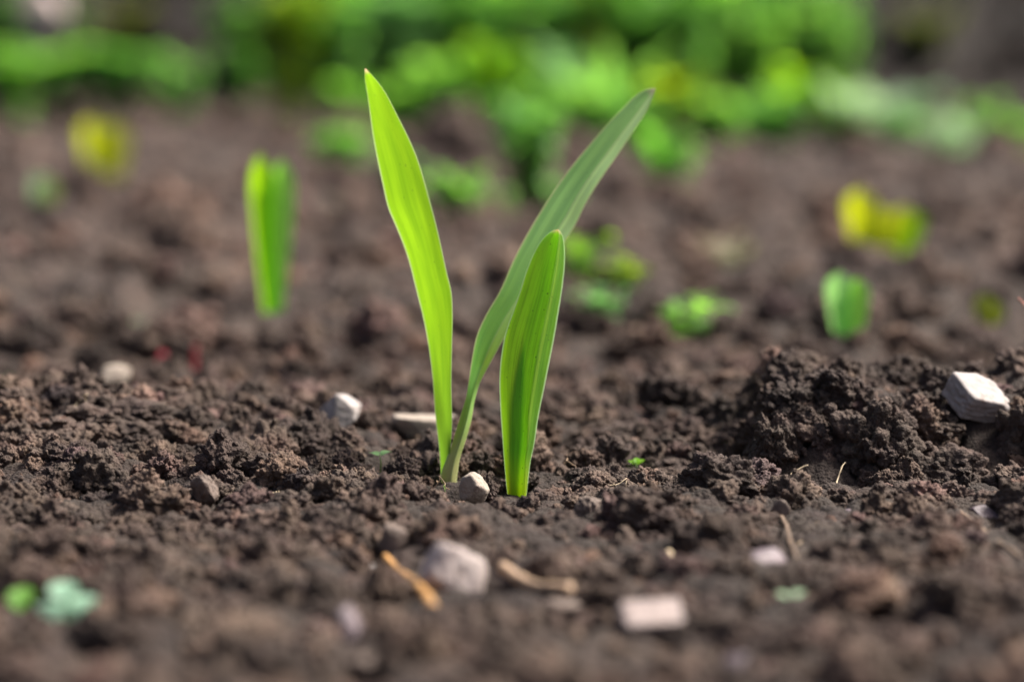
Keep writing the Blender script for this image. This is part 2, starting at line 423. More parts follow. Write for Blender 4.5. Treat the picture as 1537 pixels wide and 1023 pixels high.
# crumbs: nobody could count them; points that carry small lumps of soil
def build_crumbs():
    lib = bpy.data.collections.new('crumb_shapes')
    n_small, n_mid, n_big = 6, 6, 4
    for k in range(n_small): 
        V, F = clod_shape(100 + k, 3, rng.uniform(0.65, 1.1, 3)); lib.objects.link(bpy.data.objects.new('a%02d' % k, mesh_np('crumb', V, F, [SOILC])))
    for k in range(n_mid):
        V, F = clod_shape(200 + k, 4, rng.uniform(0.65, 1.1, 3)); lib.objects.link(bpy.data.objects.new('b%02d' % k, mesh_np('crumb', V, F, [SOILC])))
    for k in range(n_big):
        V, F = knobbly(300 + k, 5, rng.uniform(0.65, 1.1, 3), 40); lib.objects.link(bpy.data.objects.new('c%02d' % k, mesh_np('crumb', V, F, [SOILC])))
    P, SC, IX = [], [], []
    def scat(d0, d1, umax, r0, r1, per_cm2, clump=0.0, heap=False):
        area = umax * (d1**2 - d0**2) * 1e4
        n = int(area * per_cm2)
        d = np.sqrt(rng.uniform(d0**2, d1**2, n)); x = d * rng.uniform(-umax, umax, n)
        if heap:
            k = (x > 0.045) | ((x < -0.045) & (rng.uniform(0, 1, n) < 0.5)); d, x = d[k], x[k]; n = len(d)
        if clump > 0:
            k = perlin(P3(x / 0.02, d / 0.02), 77) + 0.5 > rng.uniform(0, 1, n) * clump
            d, x = d[k], x[k]; n = len(d)
        r = r0 * (r1 / r0) ** (rng.uniform(0, 1, n) ** 1.6)
        z = H(x, d) + 0.0003 + r * rng.uniform(-0.1, 0.9, n)
        ok = ~((r > 0.0030) & (np.abs(x + 0.003) < 0.019) & (d > 0.485) & (d < 0.575))     # only fine crumbs lie just before the sprouts
        for fx, fy, fr in FOOT: ok &= (x - fx) ** 2 + (d - fy) ** 2 > (0.92 * fr + 0.6 * r) ** 2
        x, d, r, z = x[ok], d[ok], r[ok], z[ok]; n = len(x)
        
        P.append(np.stack([x, d, z], 1)); SC.append(r)
        ix = np.where(r < 0.0011, rng.integers(0, n_small, n), np.where(r < 0.003, rng.integers(n_small, n_small + n_mid, n), rng.integers(n_small + n_mid, n_small + n_mid + n_big, n)))
        IX.append(ix)
    scat(0.46, 0.74, 0.34, 0.0005, 0.0011, 12)
    scat(0.27, 0.85, 0.36, 0.0012, 0.0026, 11, 1.0)
    scat(0.27, 0.85, 0.36, 0.0024, 0.0048, 5.6, 1.0)
    scat(0.27, 0.85, 0.36, 0.0042, 0.0072, 0.3)
    scat(0.85, 2.0, 0.34, 0.002, 0.005, 1.6, 1.0)
    scat(0.80, 2.0, 0.34, 0.005, 0.010, 0.2)
    scat(0.80, 2.0, 0.34, 0.009, 0.017, 0.012)
    scat(2.0, 5.5, 0.34, 0.006, 0.014, 0.08)
    scat(2.0, 5.5, 0.34, 0.014, 0.030, 0.008)
    scat(0.555, 0.65, 0.36, 0.0007, 0.0018, 9, 0, heap=True); scat(0.555, 0.65, 0.36, 0.0018, 0.0050, 6, 0, heap=True)
    P = np.concatenate(P); SC = np.concatenate(SC); IX = np.concatenate(IX); n = len(P)
    me = bpy.data.meshes.new('soil_crumbs'); me.vertices.add(n); me.vertices.foreach_set('co', P.astype(np.float32).ravel())
    a = me.attributes.new('size', 'FLOAT', 'POINT'); a.data.foreach_set('value', SC.astype(np.float32))
    a = me.attributes.new('pick', 'INT', 'POINT'); a.data.foreach_set('value', IX.astype(np.int32))
    a = me.attributes.new('turn', 'FLOAT_VECTOR', 'POINT'); a.data.foreach_set('vector', rng.uniform(0, 6.28, (n, 3)).astype(np.float32).ravel())
    me.update()
    o = tag(link('soil_crumbs', me), 'countless small crumbs of dark brown soil covering the bed', 'soil', kind='stuff')
    ng = bpy.data.node_groups.new('crumbs', 'GeometryNodeTree')
    ng.interface.new_socket('Geometry', in_out='INPUT', socket_type='NodeSocketGeometry'); ng.interface.new_socket('Geometry', in_out='OUTPUT', socket_type='NodeSocketGeometry')
    gi = ng.nodes.new('NodeGroupInput'); go = ng.nodes.new('NodeGroupOutput')
    ip = ng.nodes.new('GeometryNodeInstanceOnPoints'); ci = ng.nodes.new('GeometryNodeCollectionInfo'); ci.inputs[0].default_value = lib
    ci.inputs['Separate Children'].default_value = True; ci.inputs['Reset Children'].default_value = True
    def attr(nm, t):
        a = ng.nodes.new('GeometryNodeInputNamedAttribute'); a.data_type = t; a.inputs[0].default_value = nm; return a.outputs[0]
    L = ng.links.new
    L(gi.outputs[0], ip.inputs['Points']); L(ci.outputs[0], ip.inputs['Instance']); ip.inputs['Pick Instance'].default_value = True
    L(attr('pick', 'INT'), ip.inputs['Instance Index']); L(attr('turn', 'FLOAT_VECTOR'), ip.inputs['Rotation']); L(attr('size', 'FLOAT'), ip.inputs['Scale'])
    L(ip.outputs[0], go.inputs[0])
    md = o.modifiers.new('crumbs', 'NODES'); md.node_group = ng
    print('crumbs', n)

# ------------------------------------------------------------------ the two sprouts in focus
def blade(left, right, D, prof, n=90, m=17, seed=0, wave=0.0004):
    """a leaf blade from its two edges; D(t) is its distance, prof(t, s) how the cross-section stands nearer or farther"""
    Lp = catmull(left, n); Rp = catmull(right, n)
    t = np.linspace(0, 1, n)[:, None]; s = np.linspace(0, 1, m)[None, :]
    px = Lp[:, :1] * (1 - s) + Rp[:, :1] * s; py = Lp[:, 1:] * (1 - s) + Rp[:, 1:] * s
    T = np.broadcast_to(t, px.shape); Sg = np.broadcast_to(s, px.shape)
    d = D(T) + prof(T, Sg) + wave * perlin(P3(Sg.ravel() * 2.2 + seed, T.ravel() * 5), seed).reshape(px.shape)
    V = unproj(px, py, d)
    i = np.arange(n - 1)[:, None] * m + np.arange(m - 1)[None, :]
    F = np.stack([i, i + 1, i + m + 1, i + m], -1).reshape(-1, 4)
    uv = np.stack([Sg, T], -1).reshape(-1, 2)
    return V, F, uv

def blade_mesh(name, V, F, uv, mat):
    n, m, _ = V.shape
    Vs = [V.reshape(-1, 3)]; Fs = F.tolist(); uvs = [uv]; mi = [0] * len(Fs); c = n * m
    return mesh_np(name, np.concatenate(Vs), Fs, [mat], True, np.concatenate(uvs))

M_L1 = leaf_material('leaf_yellow_green', (0.12, 0.29, 0.014), (0.205, 0.40, 0.010), 0.6, 0.5, edge=((0.36, 0.48, 0.20), 0.020), tip=((0.55, 0.35, 0.25), 0.985), base=((0.09, 0.19, 0.03), (0.13, 0.27, 0.015), 0.40), vein=0.13, spots=0.5)
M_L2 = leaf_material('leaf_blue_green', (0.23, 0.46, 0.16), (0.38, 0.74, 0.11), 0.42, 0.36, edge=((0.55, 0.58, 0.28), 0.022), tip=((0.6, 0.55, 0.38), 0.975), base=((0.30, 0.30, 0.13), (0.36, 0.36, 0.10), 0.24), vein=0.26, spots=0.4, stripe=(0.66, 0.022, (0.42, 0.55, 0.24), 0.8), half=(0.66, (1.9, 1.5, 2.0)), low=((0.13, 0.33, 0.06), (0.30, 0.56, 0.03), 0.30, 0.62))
M_L3 = leaf_material('leaf_mid_green', (0.11, 0.27, 0.035), (0.52, 0.98, 0.015), 0.6, 0.42, edge=((0.5, 0.72, 0.35), 0.02), tip=((0.62, 0.48, 0.28), 0.975), base=((0.32, 0.48, 0.02), (0.6, 0.8, 0.02), 0.2), vein=0.3, stripe=(0.78, 0.05, (0.40, 0.62, 0.06), 0.38), spots=0.8)
M_SHADE = leaf_material('leaf_shade_layer', (0.10, 0.26, 0.05), (0.34, 0.66, 0.04), 0.45, 0.5, vein=0.3)

gA = on_ground(673, 727); dA = depth_of(gA)
gB = on_ground(776, 742); dB = depth_of(gB)
for q in (gA, gB):
    for dx, dy, fr in ((0, 0, 0.004), (0, -0.005, 0.0045), (0, -0.011, 0.0045), (0, -0.017, 0.004), (-0.004, -0.006, 0.003), (0.003, -0.006, 0.003)): FOOT.append((q.x + dx, q.y + dy, fr))
for px_, py_ in ((712, 752), (735, 752), (755, 760), (712, 775), (740, 778)):
    q = on_ground(px_, py_); FOOT.append((q.x, q.y, 0.0045))
sprA = thing('bulb_sprout', gA, 'two-leaved sprout whose long leaves spread apart in a V, one yellow-green and one blue-green', 'sprout')
sprB = thing('bulb_sprout', gB, 'short stout sprout of one folded upright leaf, emerging just beside the taller V-shaped sprout', 'sprout')

L1l = [(663, 752), (661.8, 727), (661.3, 698), (659, 669), (654, 628), (648.8, 560), (638.7, 492), (625, 435), (611.6, 384), (594.7, 340), (583, 312.5), (575, 279), (561.5, 213), (552, 146), (547.5, 112), (547.6, 103)]
L1r = [(677, 752), (674, 722), (674, 700), (676, 677), (678.3, 640), (677.5, 577), (678.5, 516), (679.3, 465), (677.6, 438), (671, 410), (656, 342), (643, 292.6), (626, 236), (598, 176), (570, 126.5), (549.5, 103.5)]
V, F, uv = blade(L1l, L1r, lambda t: dA + 0.0012 + 0.004 * np.sin(t * 2.4), lambda t, s: (-0.0012 * np.sin(np.pi * s) - 0.0085 * (s - 0.5)) * (0.4 + 0.6 * np.sin(np.pi * np.clip(t, 0, 1))), seed=4)
o = link('leaf', blade_mesh('leaf', V - np.array(gA), F, uv, M_L1), sprA); o['label'] = 'tall yellow-green leaf lit from behind, pointed tip leaning outwards'

L2l = [(663, 752), (661.8, 728), (662.5, 708), (668.3, 692.7), (677.4, 669), (684, 647), (693, 618), (699, 598), (703, 577), (708, 543), (716.5, 502), (730, 472), (750, 438), (770.6, 391), (797.7, 340), (823, 299), (853, 256), (882.8, 219.6), (932.6, 164.8), (959, 140), (974, 133), (982.5, 132.5)]
L2r = [(686, 752), (685, 726), (686.6, 711), (690.5, 687.5), (699.6, 659), (708.7, 625), (711.4, 607), (719.5, 577), (736.8, 543), (753.7, 512.5), (770, 484), (785, 462), (803, 434), (824, 402), (848, 362), (863, 339), (879.5, 306), (906, 263), (922.7, 239.5), (949, 200), (972.5, 163), (984, 134)]
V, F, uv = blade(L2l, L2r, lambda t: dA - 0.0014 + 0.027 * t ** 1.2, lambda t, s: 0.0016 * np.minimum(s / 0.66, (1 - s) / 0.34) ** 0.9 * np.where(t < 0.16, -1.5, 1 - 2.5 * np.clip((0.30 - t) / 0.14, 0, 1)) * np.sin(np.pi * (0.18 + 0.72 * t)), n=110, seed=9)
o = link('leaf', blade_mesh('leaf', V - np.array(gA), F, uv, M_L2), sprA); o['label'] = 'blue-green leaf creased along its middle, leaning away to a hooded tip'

L3l = [(765, 765), (761, 738), (756.4, 690), (753.7, 651), (751, 610.6), (749.7, 570), (752, 536), (758.8, 499), (770.6, 465), (781, 435), (791, 404), (804.5, 374), (816, 357), (826, 348), (834, 344.5)]
L3r = [(788, 765), (790.7, 742), (797.7, 686), (801, 671.5), (807.8, 627.5), (818, 577), (824.8, 543), (831.5, 509), (838.3, 468.6), (845, 424.6), (847.8, 391), (847.2, 370), (845.5, 358), (843, 350), (839, 345)]
FOLD = lambda t: 0.90 - 0.16 * np.clip(t / 0.35, 0, 1)
def prof3(t, s):
    f = FOLD(t)
    near = np.where(s < f, s / f, 1 - 1.5 * (s - f) / (1 - f))
    return -0.0038 * (np.sign(near) * np.abs(near) ** 0.8) * (0.55 + 0.45 * np.sin(np.pi * np.clip(t, 0, 1))) + 0.003
V, F, uv = blade(L3l, L3r, lambda t: dB + 0.006 * t ** 2, prof3, n=90, m=31, seed=14)
o = link('leaf', blade_mesh('leaf', V - np.array(gB), F, uv, M_L3), sprB); o['label'] = 'upright green leaf folded along a bright yellow-green keel'
nr = V.shape[0]; V = V[4:int(nr * 0.60), 8:21].copy(); V[..., 1] += 0.0007  # hidden layer added behind the leaf to shade its middle
tt = np.linspace(0, 1, V.shape[0]); w_ = (1 - np.clip((tt - 0.2) / 0.8, 0, 1) ** 1.6)[:, None, None]; mid = V[:, 6:7]; V = mid + (V - mid) * (0.05 + 0.95 * w_)
m_ = V.shape[1]; ii = np.arange(V.shape[0] - 1)[:, None] * m_ + np.arange(m_ - 1)[None, :]
F = np.stack([ii, ii + 1, ii + m_ + 1, ii + m_], -1).reshape(-1, 4); uv = np.stack(np.meshgrid(np.linspace(0, 1, m_), tt), -1).reshape(-1, 2)
o = link('shade_layer', mesh_np('shade_layer', (V - np.array(gB)).reshape(-1, 3), F, [M_SHADE], True, uv), sprB)

# ------------------------------------------------------------------ plants
def ribbon(base, direction, length, width, bend, fold=0.15, n=9, m=5, shape='ovate', droop=0.0, twist=0.0):
    """one curved leaf blade: points out along direction, bends downwards"""
    d = np.array(direction, float); d /= np.linalg.norm(d); up = np.array([0, 0, 1.0])
    side = np.cross(d, up); 
    if np.linalg.norm(side) < 1e-3: side = np.array([1.0, 0, 0])
    side /= np.linalg.norm(side)
    if twist: 
        q = Matrix.Rotation(twist, 3, Vector(d)); side = np.array(q @ Vector(side))
    nrm = np.cross(side, d)
    p = np.array(base, float); cur = d.copy(); V = []; uv = []
    for i in range(n):
        t = i / (n - 1)
        if shape == 'ovate': wv = width * (math.sin(math.pi * min(1, t ** 0.75 * 0.97 + 0.03)) ** 0.8)
        elif shape == 'blade': wv = width * (0.55 + 0.45 * math.sin(math.pi * min(1, t * 1.1))) * (1 - t ** 3.5) + width * 0.01
        else: wv = width * (1 - abs(2 * t - 1) ** 2.2) + width * 0.03
        for j in range(m):
            s = j / (m - 1) - 0.5
            V.append(p + side * s * wv + nrm * (abs(s) * fold * wv)); uv.append((j / (m - 1), t))
        ang = bend / n
        ax = Vector(np.cross(cur, -up)); 
        if ax.length > 1e-4: cur = np.array(Matrix.Rotation(ang, 3, ax.normalized()) @ Vector(cur))
        p = p + cur * length / (n - 1)
    i = np.arange(n - 1)[:, None] * m + np.arange(m - 1)[None, :]
    return np.array(V), np.stack([i, i + 1, i + m + 1, i + m], -1).reshape(-1, 4), np.array(uv)

def foliage_mesh(name, ribs, mat):
    Vs, Fs, U, n = [], [], [], 0
    for V, F, uv in ribs:
        Vs.append(V); Fs.append(F + n); U.append(uv); n += len(V)
    return mesh_np(name, np.concatenate(Vs), np.concatenate(Fs), [mat], True, np.concatenate(U))

def veg(name, refl, trans, tf=0.5): return leaf_material(name, refl, trans, tf, 0.5, vein=0.2)
G = {
 'bright': veg('foliage_bright', (0.18, 0.38, 0.075), (0.38, 0.82, 0.08), 0.55),
 'yellow': veg('foliage_yellow_green', (0.17, 0.30, 0.012), (0.46, 0.68, 0.01)),
 'mid': veg('foliage_mid', (0.145, 0.34, 0.085), (0.30, 0.71, 0.09), 0.55),
 'dark': veg('foliage_dark', (0.09, 0.25, 0.055), (0.19, 0.50, 0.05)),
 'blue': veg('foliage_blue_green', (0.15, 0.34, 0.12), (0.26, 0.60, 0.14)),
 'pale': veg('foliage_pale', (0.36, 0.52, 0.33), (0.40, 0.60, 0.30), 0.4),
 'olive': veg('foliage_olive', (0.10, 0.13, 0.02), (0.26, 0.32, 0.02)),
 'lemon': veg('foliage_lemon', (0.37, 0.42, 0.015), (0.72, 0.82, 0.012), 0.55),
 'straw': veg('foliage_dry', (0.30, 0.27, 0.17), (0.30, 0.28, 0.16), 0.35),
 'lime': veg('foliage_lime', (0.17, 0.38, 0.012), (0.46, 0.86, 0.008), 0.57),
 'fresh': veg('foliage_fresh', (0.17, 0.42, 0.08), (0.38, 0.86, 0.08), 0.6),
 'red': veg('foliage_red', (0.20, 0.02, 0.03), (0.35, 0.02, 0.04), 0.4),
 'sage': veg('foliage_sage', (0.30, 0.50, 0.36), (0.34, 0.56, 0.36), 0.4), 'mint': veg('foliage_mint', (0.26, 0.50, 0.20), (0.36, 0.74, 0.20), 0.5),
}
STEM = plain_material('green_stem', (0.13, 0.24, 0.04), 0.5, 0.3, 300)

def plant(name, px, base, top, hw, style, mat, label, cat='plant', group=None, seed=0, n=None, back=0.0):
    """a leafy plant standing where the photo shows its foot; hw is half its width and (base - top) its height, both in photo pixels"""
    r = random.Random(seed * 13 + int(px))
    g = on_ground(px, base); k = m_per_px(g); h = (base - top) * k; sp = hw * k
    t = thing(name, g, label, cat, group)
    ribs, stems = [], []
    if style == 'bushy':          # several stems carrying ovate leaves
        ns = max(4, int(5 + 2 * hw / 40))
        for i in range(ns):
            a = 6.283 * i / ns + r.uniform(-.4, .4); lean = r.uniform(0.25, 1.0) * sp * 0.75
            e = np.array([math.cos(a) * lean, math.sin(a) * lean * 0.8, h * r.uniform(0.6, 0.92)])
            pts = np.array([e * q + np.array([0, 0, 0.12 * h * math.sin(math.pi * q)]) for q in np.linspace(-0.04, 1, 7)])
            stems.append(tube(pts, np.linspace(0.018 * h, 0.006 * h, 7) , 5))
            for q in range(n or 44):
                f = r.uniform(0.03, 1.0); p = e * f + np.array([0, 0, 0.12 * h * math.sin(math.pi * f)])
                b = a + r.uniform(-1.6, 1.6); dirv = (math.cos(b), math.sin(b), r.uniform(0.0, 0.9))
                ln = r.uniform(0.20, 0.38) * min(h, 1.6 * sp); ribs.append(ribbon(p, dirv, ln, ln * r.uniform(0.5, 0.8), r.uniform(0.3, 1.3), r.uniform(0.0, 0.3), 7, 5))
    elif style == 'tuft':         # long blades fanning from the foot
        for i in range(n or 16):
            a = r.uniform(0, 6.283); l = r.uniform(0.6, 1.05) * h
            z = max(0.25, r.uniform(0.7, 2.4) * h / max(sp, 0.2 * h) * 0.5)
            ribs.append(ribbon((math.cos(a) * 0.05 * sp, math.sin(a) * 0.05 * sp, -0.03 * h), (math.cos(a), math.sin(a), z), l * 1.15, l * r.uniform(0.09, 0.14) + 0.08 * sp, r.uniform(0.2, 1.2), 0.3, 10, 5, 'blade'))
        stems.append(tube([(0, 0, -0.05 * h), (0, 0, 0.03 * h), (0, 0, 0.14 * h)], [0.05 * h, 0.05 * h, 0.02 * h], 7))
    else:                          # rosette: broad leaves spreading low
        for i in range(n or 18):
            a = 2.4 * i + r.uniform(-.3, .3); q = i / (n or 18)
            l = math.hypot(sp, h) * r.uniform(0.75, 1.05) * (1 - 0.35 * q)
            ribs.append(ribbon((0, 0, 0.01 * h), (math.cos(a), math.sin(a), (0.35 + 2.2 * q) * h / sp), l, l * r.uniform(0.42, 0.6), r.uniform(0.5, 1.1), r.uniform(0.05, 0.3), 9, 7))
        stems.append(tube([(0, 0, -0.05 * h), (0, 0, 0.02 * h), (0, 0, 0.12 * h)], [0.05 * h, 0.05 * h, 0.02 * h], 7))
    link('foliage', foliage_mesh('foliage', ribs, G[mat]), t)
    Vs, Fs, c = [], [], 0
    for v, f in stems: Vs.append(v); Fs += [[q + c for q in ff] for ff in f]; c += len(v)
    link('stem', mesh_np('stem', np.concatenate(Vs), Fs, [STEM]), t)
    return t

ROW = 'leafy plants growing behind the bare bed'
PL = [  # pixel x, foot y, top y, half width, style, colour, label
 (15, 192, 60, 70, 'bushy', 'bright', 'bright green bushy plant cut off by the photo edge, leftmost in the far row'),
 (95, 194, 66, 80, 'bushy', 'bright', 'low bright green bush in front of the pale pinkish stone'),
 (190, 192, 62, 80, 'bushy', 'mid', 'broad mid-green bush above the yellow sprout of the far bed'),
 (268, 190, 88, 52, 'bushy', 'mid', 'low mid-green bush at the end of the left green clump'),
 (345, 176, 60, 60, 'bushy', 'dark', 'dark shaded green bush standing over the dark gap left of the tall yellow-green plant'),
 (432, 196, -40, 62, 'bushy', 'yellow', 'tall yellow-green plant rising out of the photo left of the tall sprout leaf tip'),
 (505, 204, -30, 62, 'bushy', 'mid', 'tall mid-green plant directly behind the tip of the yellow-green sprout leaf'),
 (585, 206, -40, 66, 'bushy', 'blue', 'tall bluish green bush just beyond the yellow-green leaf tip'),
 (660, 212, 75, 72, 'bushy', 'bright', 'saturated bright green low bush in the gap of the V-shaped sprout'),
 (735, 216, 45, 68, 'bushy', 'lime', 'light lime-green bush, the brightest in the gap of the V-shaped sprout'),
 (700, 178, -60, 70, 'bushy', 'mid', 'tall green bush rising behind the light lime-green bush'),
 (828, 216, 62, 62, 'bushy', 'blue', 'bluish green bush between the lime-green bush and the hooded leaf tip'),
 (815, 180, -60, 70, 'bushy', 'mid', 'tall green plant behind the bluish green bush mid-row'),
 (915, 212, 20, 62, 'tuft', 'mid', 'upright tuft of green blades behind the hooded leaf tip'),
 (925, 178, -60, 70, 'bushy', 'dark', 'dark green tall bush behind the upright tuft of blades'),
 (1005, 228, 88, 62, 'bushy', 'yellow', 'yellow-green bush just outside the hooded leaf tip'),
 (1030, 180, -60, 72, 'bushy', 'mid', 'tall green bush standing behind the yellow-green bush'),
 (1120, 228, 108, 50, 'rosette', 'blue', 'pale bluish rosette between the yellow-green bush and the lime bush'),
 (1130, 182, -40, 70, 'bushy', 'bright', 'tall bright green bush rising behind the pale bluish rosette'),
 (1205, 230, 95, 66, 'bushy', 'lime', 'bright lime-green bush beside the whitish-leaved plants'),
 (1235, 182, -40, 66, 'bushy', 'bright', 'tall green bush, last of the tall row before the dark bank'),
 (1305, 232, 85, 56, 'rosette', 'pale', 'whitish-leaved rosette leaning beside the bright lime-green bush'),
 (1345, 238, 165, 60, 'bushy', 'mid', 'low mid-green plant under the two whitish-leaved rosettes'),
 (1425, 242, 145, 62, 'rosette', 'pale', 'low whitish-leaved rosette at the foot of the dark bank'),
 (1515, 246, 158, 62, 'bushy', 'bright', 'low green plant cut off by the photo edge, rightmost in the far row'),
 (800, 334, 140, 66, 'bushy', 'mid', 'deep green leafy weed standing alone in front of the far row'),
 (685, 342, 255, 64, 'bushy', 'bright', 'bright green low weed between the two spread leaves'),
 (1000, 300, 190, 62, 'bushy', 'fresh', 'pale green weed on bare soil under the hooded leaf'),
 (512, 276, 188, 60, 'bushy', 'fresh', 'fresh green small weed behind the yellow-green leaf'),
 (640, 215, 150, 46, 'bushy', 'dark', 'dark low bush under the saturated bright green one'),
 (560, 200, 110, 40, 'bushy', 'dark', 'dark green low plant in the shade behind the yellow-green leaf'),
 (880, 205, 150, 50, 'bushy', 'dark', 'dark low plant beneath the upright tuft of blades'),
 (1270, 212, 150, 50, 'bushy', 'dark', 'dark low plant beneath the last tall green bush'),
 (1275, 160, -30, 40, 'bushy', 'dark', 'dark green plant where the tall row meets the bank'),
 (110, 60, 10, 45, 'bushy', 'dark', 'dark small bush up on the bank beside the pale pinkish stone'),
 (15, 70, -20, 40, 'bushy', 'dark', 'dark bush in the photo corner up on the bank'),
 (190, 80, 0, 60, 'bushy', 'olive', 'dull olive bush up on the bank above the broad mid-green bush'),
 (520, 212, 110, 56, 'bushy', 'bright', 'low green bush at the front of the far row under the tall mid-green plant'),
 (600, 218, 120, 56, 'bushy', 'bright', 'low leafy plant at the front of the far row, its foot near the yellow-green leaf'),
 (770, 238, 130, 56, 'bushy', 'mid', 'low green plant at the front of the row below the lime-green bush'),
 (880, 238, 120, 58, 'bushy', 'bright', 'low bright plant at the front of the row below the upright tuft'),
 (960, 240, 140, 50, 'bushy', 'mid', 'low plant at the front of the row touching the hooded leaf edge'),
 (1070, 240, 130, 56, 'bushy', 'bright', 'low bright plant in front of the yellow-green bush and the bluish rosette'),
 (1160, 244, 130, 56, 'bushy', 'mid', 'low plant at the front of the row below the bright lime-green bush'),
 (1255, 240, 160, 46, 'bushy', 'bright', 'low bright plant between the lime-green bush and the whitish rosettes'),
 (1370, 222, 125, 50, 'bushy', 'pale', 'pale whitish-green plant showing between the two whitish-leaved rosettes'),
 (1470, 216, 150, 50, 'bushy', 'bright', 'bright low plant behind the lower whitish-leaved rosette'),
 (605, 300, 215, 44, 'bushy', 'blue', 'dull bluish weed on bare soil right beside the yellow-green leaf'),
 (745, 335, 275, 34, 'bushy', 'mid', 'small mid-green weed next to the bright weed between the spread leaves'),
 (840, 330, 265, 36, 'bushy', 'mid', 'small green weed on bare soil behind the leaning leaf'),
 (380, 150, -40, 70, 'bushy', 'dark', 'dark tall bush in shadow behind the tall yellow-green plant'),
 (470, 140, -60, 60, 'bushy', 'mid', 'green bush up on the bank between the tall yellow-green and mid-green plants'),
 (560, 135, -60, 70, 'bushy', 'bright', 'bright bush on the bank high above the yellow-green leaf tip'),
 (650, 135, -60, 70, 'bushy', 'mid', 'medium green bush on the bank above the saturated low bush'),
 (760, 130, -60, 70, 'bushy', 'bright', 'bright bush on the bank above the lime-green bush'),
 (870, 130, -60, 70, 'bushy', 'yellow', 'yellowish bush on the bank above the upright tuft of blades'),
 (975, 130, -60, 70, 'bushy', 'bright', 'bright green bush on the bank above the hooded leaf tip'),
 (1075, 130, -60, 70, 'bushy', 'bright', 'bright green bush on the bank above the pale bluish rosette'),
 (1180, 130, -60, 70, 'bushy', 'mid', 'medium green bush on the bank above the bright lime-green bush'),
 (1390, 90, 10, 55, 'bushy', 'olive', 'dull sparse olive weed on the dark bank'),
]
for i, (px, b, tp, hw, st, mt, lb) in enumerate(PL):
    plant({'bushy': 'leafy_plant', 'tuft': 'grassy_plant', 'rosette': 'rosette_plant'}[st], px, b, tp, hw, st, mt, lb, 'plant', ROW if i < 25 else None, seed=i)

# sprouts and weeds out of focus on the bed behind
def sprout(px, base, top, blades, label, cat='sprout', name='leaf_sprout', group=None, dy=0.0):
    """upright young leaves; blades: (foot offset px, tip offset px, tip height share, width px, colour, yaw)"""
    g = on_ground(px, base); k = m_per_px(g); h = (base - top) * k
    t = thing(name, g, label, cat, group)
    for fo, to, hs, wd, col, yaw in blades:
        n, m = 14, 7; V = np.zeros((n, m, 3)); uv = np.zeros((n, m, 2))
        for i in range(n):
            q = i / (n - 1); z = -0.004 + (h * hs + 0.004) * q; x = (fo + (to - fo) * q ** 1.3) * k
            wv = wd * k * (0.34 + 0.66 * math.sin(math.pi * min(1, 0.03 + q * 0.56)) ) * (1 - max(0, (q - 0.78) / 0.22) ** 2.6) + 0.0003
            for j in range(m):
                s = j / (m - 1) - 0.5
                V[i, j] = (x + math.cos(yaw) * s * wv, math.sin(yaw) * s * wv + abs(s) * wv * 0.5 + 0.1 * h * q * q * hs, z); uv[i, j] = (j / (m - 1), q)
        ii = np.arange(n - 1)[:, None] * m + np.arange(m - 1)[None, :]
        link('leaf', mesh_np('leaf', V.reshape(-1, 3), np.stack([ii, ii + 1, ii + m + 1, ii + m], -1).reshape(-1, 4), [G[col]], True, uv.reshape(-1, 2)), t)
    return t
sprout(408, 478, 232, [(-1, -17, 1.0, 44, 'lime', -0.3), (4, 16, 0.97, 44, 'fresh', -0.15)], 'upright two-leaved sprout, half lime and half green, alone on the soil behind the V-shaped sprout')
sprout(66, 330, 262, [(0, -4, 1.0, 38, 'pale', -0.2), (2, 8, 0.85, 30, 'yellow', -0.3)], 'small pale green sprout beside the yellow sprout of the far bed')
sprout(158, 285, 180, [(-4, -22, 1.0, 46, 'lemon', -0.2), (6, 14, 0.93, 46, 'lemon', -0.1)], 'yellow sprout standing far back under the broad mid-green bush')
sprout(1272, 528, 408, [(0, -12, 1.0, 46, 'mint', -0.2), (4, 16, 0.92, 44, 'fresh', -0.1)], 'small mint green sprout rising behind the big soil heap')
sprout(1325, 402, 285, [(-20, -34, 1.0, 50, 'lemon', -0.2), (-4, -4, 0.78, 48, 'lemon', -0.1), (12, 32, 0.78, 50, 'lemon', -0.1), (26, 52, 0.7, 36, 'lime', -0.2)], 'lemon yellow sprout with several leaves above the small mint green sprout')
sprout(1487, 505, 440, [(-4, -8, 1.0, 34, 'olive', 0.3), (4, 10, 0.8, 28, 'olive', -0.3)], 'dim olive green sprout above the whitish stone on the heap')
def weed(px, base, top, hw, mat, label, name='small_weed', seed=0, n=5, style='bushy'):
    return plant(name, px, base, top, hw, style, mat, label, 'weed', None, seed, n)
weed(876, 450, 330, 52, 'lime', 'bright green leafy weed just behind the tip of the short stout sprout', seed=61, n=12)
weed(936, 462, 368, 44, 'yellow', 'yellowish weed beside the bright leafy weed behind the short stout sprout', seed=62, n=9)
weed(900, 502, 425, 60, 'blue', 'bluish green low weed beneath the yellowish weed', seed=63, n=9)
weed(1032, 526, 432, 70, 'bright', 'flat green weed on the soil behind the heap, nearest to it', seed=64, n=10)
weed(1095, 420, 345, 62, 'straw', 'withered grey-beige weed clump on the far bed', name='dry_weed', seed=65, n=7)
weed(735, 596, 566, 16, 'pale', 'tiny pale yellow-green weed between the V-shaped sprout and the short sprout', seed=66, n=5, style='rosette')
weed(14, 575, 545, 18, 'blue', 'faint greyish green weed at the photo edge behind the crumbly mound', seed=67, n=4, style='rosette')
weed(208, 500, 465, 18, 'pale', 'faint pale leaf scrap on the soil behind the red stems', seed=68, n=4, style='rosette')
weed(515, 330, 290, 30, 'straw', 'dull dry weed tuft behind the yellow-green leaf', name='dry_weed', seed=69, n=5)

